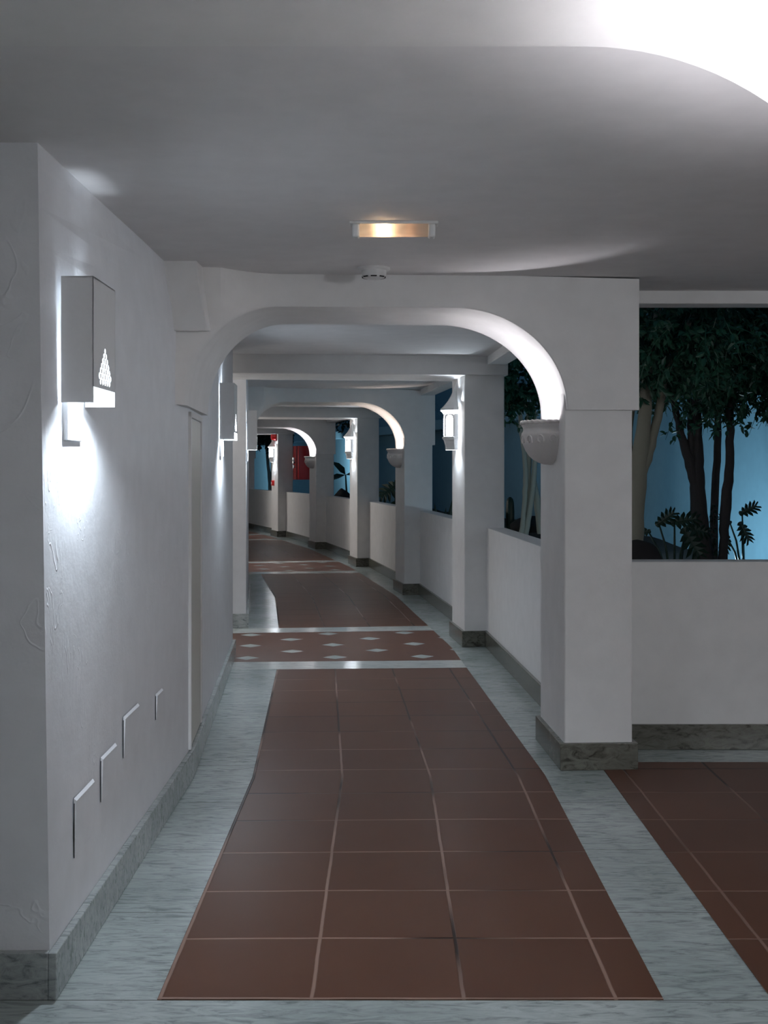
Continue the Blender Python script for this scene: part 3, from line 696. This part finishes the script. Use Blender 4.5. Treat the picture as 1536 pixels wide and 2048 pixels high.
def leaf(mb, p, d, up, ln, wd, fold=.25):
    d = d.normalized(); sd = d.cross(up)
    if sd.length < 1e-4: sd = d.orthogonal()
    sd.normalize(); nn = sd.cross(d); q = []
    for f, w_, dp in ((.30, .46, 0), (.68, .38, .05)):
        c = p + d * ln * f - nn * ln * dp; q += [c + sd * wd * w_ + nn * wd * fold * .6, c, c - sd * wd * w_ + nn * wd * fold * .6]
    o = len(mb.v); mb.v += [tuple(p)] + [tuple(v) for v in q] + [tuple(p + d * ln - nn * ln * .14)]
    mb.f += [(o, o + 1, o + 2), (o, o + 2, o + 3), (o + 1, o + 4, o + 5, o + 2), (o + 2, o + 5, o + 6, o + 3), (o + 4, o + 7, o + 5), (o + 5, o + 7, o + 6)]
def rv(s=1): return Vector((random.uniform(-s, s), random.uniform(-s, s), random.uniform(-s, s)))
def tree(name, lab, stems, blobs, nleaf, lsize, bark, leafm='leaf', group='trees in the patio garden'):
    """stems: list of [(x,y,z,r), ...]; blobs: (centre, radii)"""
    x, y = stems[0][0][0], stems[0][0][1]; base = Vector((x, y, stems[0][0][2])); t = thing(name, lab, 'tree', tuple(base), 0, group)
    mb = MB()
    for st in stems:
        pts = [Vector(q[:3]) - base for q in st]; pp = []; rr = []
        for i in range(len(pts) - 1):
            for j in range(5):
                f = j / 5; pp.append(pts[i].lerp(pts[i + 1], f) + rv(.006)); rr.append(st[i][3] + (st[i + 1][3] - st[i][3]) * f)
        pp.append(pts[-1]); rr.append(st[-1][3]); mb.tube(pp, rr, 9)
    mb.build('trunk', M[bark], t, smooth=True)
    mb = MB(); tot = sum(b[1][0] * b[1][1] * b[1][2] for b in blobs)
    tw = mb
    for c, r_ in blobs:
        c = Vector(c) - base; n = int(nleaf * r_[0] * r_[1] * r_[2] / tot)
        for i in range(max(3, n // 14)):
            v = rv().normalized() * random.uniform(.25, 1) ** .5; p = c + Vector((v.x * r_[0], v.y * r_[1], v.z * r_[2]))
            dd = (rv(.8) + Vector((0, 0, -.45))).normalized(); ln = random.uniform(.16, .32)
            tw.tube([p, p + dd * ln * .5, p + dd * ln + Vector((0, 0, -.04))], [.004, .003, .0015], 4, caps=False)
            for j in range(14):
                f = random.random(); q = p + dd * ln * f
                leaf(mb, q, (dd * .4 + rv(.9) + Vector((0, 0, -.3))), rv(1) + Vector((0, 0, .6)), lsize * random.uniform(.7, 1.25), lsize * random.uniform(.42, .6))
    mb.build('foliage', M[leafm], t, fix=False)
    return t
tree('fig_tree', 'pale brown forked tree beside the near pier, seen through the wide opening', [
    [(1.69, 8.0, .33, .085), (1.70, 8.0, .9, .066), (1.725, 8.0, 1.38, .062), (1.77, 8.0, 1.75, .046), (1.80, 8.0, 2.1, .036), (1.9, 8.1, 2.6, .02)],
    [(1.725, 8.0, 1.30, .045), (1.80, 8.0, 1.52, .034), (1.865, 8.0, 1.76, .030), (1.90, 8.0, 2.0, .026), (2.1, 7.9, 2.5, .015)],
    [(1.70, 8.05, 1.2, .03), (1.68, 8.1, 1.7, .028), (1.75, 8.1, 2.2, .02)]],
    [((1.85, 7.9, 2.5), (.62, .6, .52)), ((1.75, 8.0, 2.15), (.42, .4, .22))], 6500, .062, 'bark')
tree('fig_tree', 'dark thick tree forking into three, middle of the wide opening', [
    [(2.60, 9.5, .33, .10), (2.575, 9.5, .75, .078), (2.54, 9.5, 1.05, .070), (2.53, 9.5, 1.3, .060), (2.53, 9.5, 1.6, .042), (2.52, 9.5, 2.0, .035), (2.6, 9.5, 2.7, .02)],
    [(2.535, 9.5, 1.2, .05), (2.47, 9.5, 1.44, .042), (2.40, 9.5, 1.68, .032), (2.34, 9.5, 1.95, .026), (2.2, 9.4, 2.5, .015)],
    [(2.48, 9.5, 1.42, .03), (2.475, 9.5, 1.7, .028), (2.49, 9.6, 2.0, .022), (2.45, 9.7, 2.5, .014)]],
    [((2.5, 9.3, 2.72), (.8, .7, .62)), ((2.55, 9.3, 2.15), (.50, .4, .26)), ((2.45, 9.2, 1.95), (.22, .2, .18))], 10000, .062, 'bark_dark')
tree('young_fig_tree', 'thin straight dark tree just right of the thick forked tree', [
    [(2.74, 9.8, .33, .040), (2.75, 9.8, 1.0, .034), (2.77, 9.8, 1.6, .031), (2.79, 9.8, 2.1, .024), (2.85, 9.8, 2.6, .014)]],
    [((2.85, 9.6, 2.55), (.5, .5, .5)), ((2.85, 9.6, 2.05), (.3, .3, .2))], 3200, .062, 'bark_dark')
tree('young_fig_tree', 'thin bowed dark tree, rightmost of the trunks in the wide opening', [
    [(2.69, 9.4, .33, .045), (2.71, 9.4, .8, .036), (2.725, 9.4, 1.1, .045), (2.76, 9.4, 1.45, .036), (2.765, 9.4, 1.9, .030), (2.95, 9.4, 2.5, .015)]],
    [((3.15, 9.3, 2.55), (.65, .6, .55)), ((3.25, 9.3, 2.08), (.32, .3, .2)), ((2.9, 9.2, 2.1), (.3, .3, .22))], 5500, .062, 'bark_dark')
tree('pale_stemmed_tree', 'tree with several pale stems behind the nearest bowl lamp', [
    [(1.745, 15.0, .55, .035), (1.77, 15.0, .85, .030), (1.80, 15.0, 1.2, .034), (1.79, 15.0, 1.55, .03), (1.74, 15.0, 1.95, .03), (1.7, 15.0, 2.5, .02)],
    [(1.80, 15.0, .55, .036), (1.85, 15.0, .9, .034), (1.91, 15.0, 1.3, .034), (1.935, 15.0, 1.7, .03), (1.91, 15.0, 2.2, .024)],
    [(1.79, 15.1, .7, .03), (1.84, 15.1, 1.1, .036), (1.86, 15.1, 1.6, .03), (1.83, 15.1, 2.2, .02)],
    [(2.02, 15.2, .55, .05), (1.97, 15.2, 1.0, .045), (1.93, 15.2, 1.3, .03)]],
    [((1.75, 14.8, 2.72), (.6, .6, .55)), ((1.78, 14.7, 2.25), (.35, .3, .16))], 4200, .085, 'bark_pale')
tree('pale_stemmed_tree', 'distant tree with pale stems left of the farthest lantern', [
    [(-2.92, 30.5, .5, .05), (-2.96, 30.5, 1.2, .045), (-3.02, 30.5, 1.9, .04), (-3.08, 30.5, 2.5, .03)],
    [(-2.84, 30.5, .5, .05), (-2.88, 30.5, 1.2, .045), (-2.90, 30.5, 2.4, .03)]],
    [((-2.88, 30.3, 2.55), (.60, .5, .62))], 3200, .10, 'bark_pale', 'leaf_dark')
tree('overhanging_shrub_tree', 'dark leafy branch hanging over the opening beyond the warm lit arch', [
    [(.52, 20.6, .5, .05), (.45, 20.6, 1.4, .04), (.30, 20.4, 2.2, .03), (-.2, 20.0, 2.6, .02)]],
    [((.32, 19.4, 2.75), (.5, .4, .40)), ((-.62, 22.3, 2.48), (.26, .3, .28))], 1900, .10, 'bark_dark', 'leaf_dark')

def boulder(lab, c, r_, seed):
    random.seed(seed); bm = bmesh.new(); bmesh.ops.create_icosphere(bm, subdivisions=4, radius=1)
    off = [(rv(1).normalized(), random.uniform(.7, 1.0)) for _ in range(26)]
    for v in bm.verts:
        d_ = v.co.normalized(); k = 1.0
        for n_, h__ in off:
            c_ = d_.dot(n_)
            if c_ > .2: k = min(k, h__ / c_ if h__ / c_ < 1 else 1.0)
        v.co = d_ * max(k, .75); v.co.x *= r_[0]; v.co.y *= r_[1]; v.co.z *= r_[2]
    me = bpy.data.meshes.new('boulder'); bm.to_mesh(me); bm.free(); me.materials.append(M['rock'])
    for p in me.polygons: p.use_smooth = True
    o = bpy.data.objects.new('boulder', me); C.objects.link(o); o.location = c; tag(o, lab, 'rock', 'rocks in the patio garden')
boulder('large dark rock at the lower left of the wide opening', (1.50, 7.15, .62), (.34, .3, .36), 3)
boulder('low dark rock at the foot of the pale stemmed tree', (2.0, 15.7, .62), (.34, .3, .17), 5)
boulder('dark mound of rock under the broad leaf, between two far piers', (-.86, 24.0, .76), (.26, .3, .27), 9)
random.seed(21)

def monstera_leaf(mb, p, d, up, ln):
    """split leaf: midrib with separate fingers either side"""
    d = d.normalized(); sd = d.cross(up).normalized(); nn = sd.cross(d)
    n = 6
    for sgn in (-1, 1):
        for i in range(n):
            f = i / (n - 1); w_ = ln * .50 * math.sin(math.pi * (.24 + .66 * (1 - f) ** .8)) + .02 * ln
            b0 = p + d * ln * (f * .82 - .08); ang = .12 + .85 * f
            dirv = (sd * sgn * math.cos(ang) + d * math.sin(ang)).normalized()
            t_ = b0 + dirv * w_ - nn * w_ * .25; wd = ln * .092
            m_ = b0 + dirv * w_ * .6 + nn * .004
            o = len(mb.v)
            mb.v += [tuple(b0 - d * wd), tuple(b0 + d * wd), tuple(m_ + d * wd * 1.05), tuple(t_), tuple(m_ - d * wd * .9)]
            mb.f += [(o, o + 1, o + 2, o + 3, o + 4)]
    mb.tube([p - d * ln * .1, p + d * ln * .5, p + d * ln * .9], [ln * .02, ln * .015, ln * .004], 5)
def monstera(lab, base, leaves, m='leaf_dark'):
    t = thing('monstera_plant', lab, 'plant', base, 0, 'split leaf plants in the patio garden'); b_ = Vector(base)
    for (x, y, z, dx, dy, dz, ln) in leaves:
        p = Vector((x, y, z)) - b_; mb = MB(); mid = p * .55 + Vector((0, 0, p.z * .18))
        mb.tube([(0, 0, 0), tuple(mid), tuple(p)], [.012, .009, .006], 6); mb.build('stalk', M[m], t, smooth=True)
        mb = MB(); monstera_leaf(mb, p, Vector((dx, dy, dz)), Vector((0, -1, .35)), ln); mb.build('leaf', M[m], t, fix=False)
monstera('split leaf plant beside the large dark rock in the wide opening', (2.22, 9.0, .33), [(2.28, 8.9, .93, .45, -.2, -.8, .24), (2.22, 9.0, 1.0, .9, -.1, .15, .20), (2.10, 9.0, .99, .7, 0, .5, .17), (2.02, 9.0, .93, -.8, 0, -.1, .12), (2.36, 9.1, .95, .8, 0, -.2, .17)])
monstera('taller split leaf plant standing against the blue patio wall', (3.18, 10.4, .33), [(3.16, 10.4, 1.02, .6, 0, .3, .17), (3.12, 10.3, .92, .35, -.2, -.8, .18), (3.05, 10.4, .94, -.7, 0, .4, .12), (3.03, 10.4, .80, -.2, 0, -.9, .15)])
monstera('split leaf plant in the dark opening before the second bowl lamp', (.16, 19.0, .50), [(.20, 18.9, 1.18, -.6, -.2, -.5, .40), (.28, 19.0, 1.20, .6, 0, -.3, .34), (.22, 19.0, .90, -.2, 0, -.8, .34)])
o = thing('snake_plant', 'clump of upright blade leaves in the opening before the nearest lantern', 'plant', (.78, 15.2, .52))
for i, (dx, hh, ln) in enumerate([(-.07, .46, -.06), (-.03, .40, .05), (.02, .50, .08), (.06, .36, .02), (.10, .48, .12), (-.1, .3, -.1)]):
    mb = MB(); 
    rows = [[(dx + ln * f + sx * .034 * math.sin(math.pi * (.25 + .75 * f)), sy * .006 + i * .012, hh * f) for sx, sy in ((-1, 0), (0, -1), (1, 0), (0, 1))] for f in (0, .3, .6, .85, 1)]
    mb.rings(rows); mb.build('blade', M['leaf_dark'], o)
o = thing('column_cactus', 'dark column cactus left of the pale stems behind the bowl lamp', 'plant', (1.83 - .10, 16.2, .53))
for dx, hh, r_ in ((0, .50, .05), (-.13, .30, .045), (-.30, .22, .04)):
    mb = MB(); n = 18; mb.rings([[(dx + r_ * q * (1 + .16 * math.cos(6 * 2 * math.pi * i / n)) * math.cos(2 * math.pi * i / n), r_ * q * (1 + .16 * math.cos(6 * 2 * math.pi * i / n)) * math.sin(2 * math.pi * i / n), hh * f) for i in range(n)] for f, q in ((0, .85), (.25, 1), (.6, 1.02), (.85, .9), (.95, .65), (1, .2))])
    mb.build('stem', M['leaf_dark'], o, smooth=True, angle=60)
o = thing('banana_plant', 'broad drooping leaf over the rock between two far piers', 'plant', (-.80, 24.6, .52))
mb = MB(); mb.tube([(0, 0, 0), (.02, 0, .4), (0, 0, .78)], [.03, .022, .014], 7); mb.build('stalk', M['leaf_dark'], o, smooth=True)
for dx, dz, ln in ((-1, -.55, .55), (.9, -.2, .5), (-.5, .3, .4)):
    mb = MB(); leaf(mb, Vector((0, 0, .78)), Vector((dx, -.1, dz + .3)), Vector((0, -.6, 1)), ln, .22, .15); mb.build('leaf', M['leaf_dark'], o, fix=False)
o = thing('climbing_vine', 'small leaved vine climbing the thick dark trunk', 'plant', (2.66, 9.42, .33))
mb = MB(); pts = [(0, 0, 0), (.02, -.02, .2), (-.02, -.02, .42), (-.03, 0, .62), (-.02, 0, .82)]; mb.tube(pts, .004, 5); mb.build('stem', M['bark_dark'], o)
mb = MB()
for i in range(70):
    f = random.random() ** .8 * 4; a = Vector(pts[int(min(f, 3))]); b_ = Vector(pts[int(min(f, 3)) + 1]); leaf(mb, a.lerp(b_, f - int(min(f, 3))), rv(1), Vector((0, 0, 1)), random.uniform(.035, .06), .03)
mb.build('leaves', M['leaf_dark'], o, fix=False)
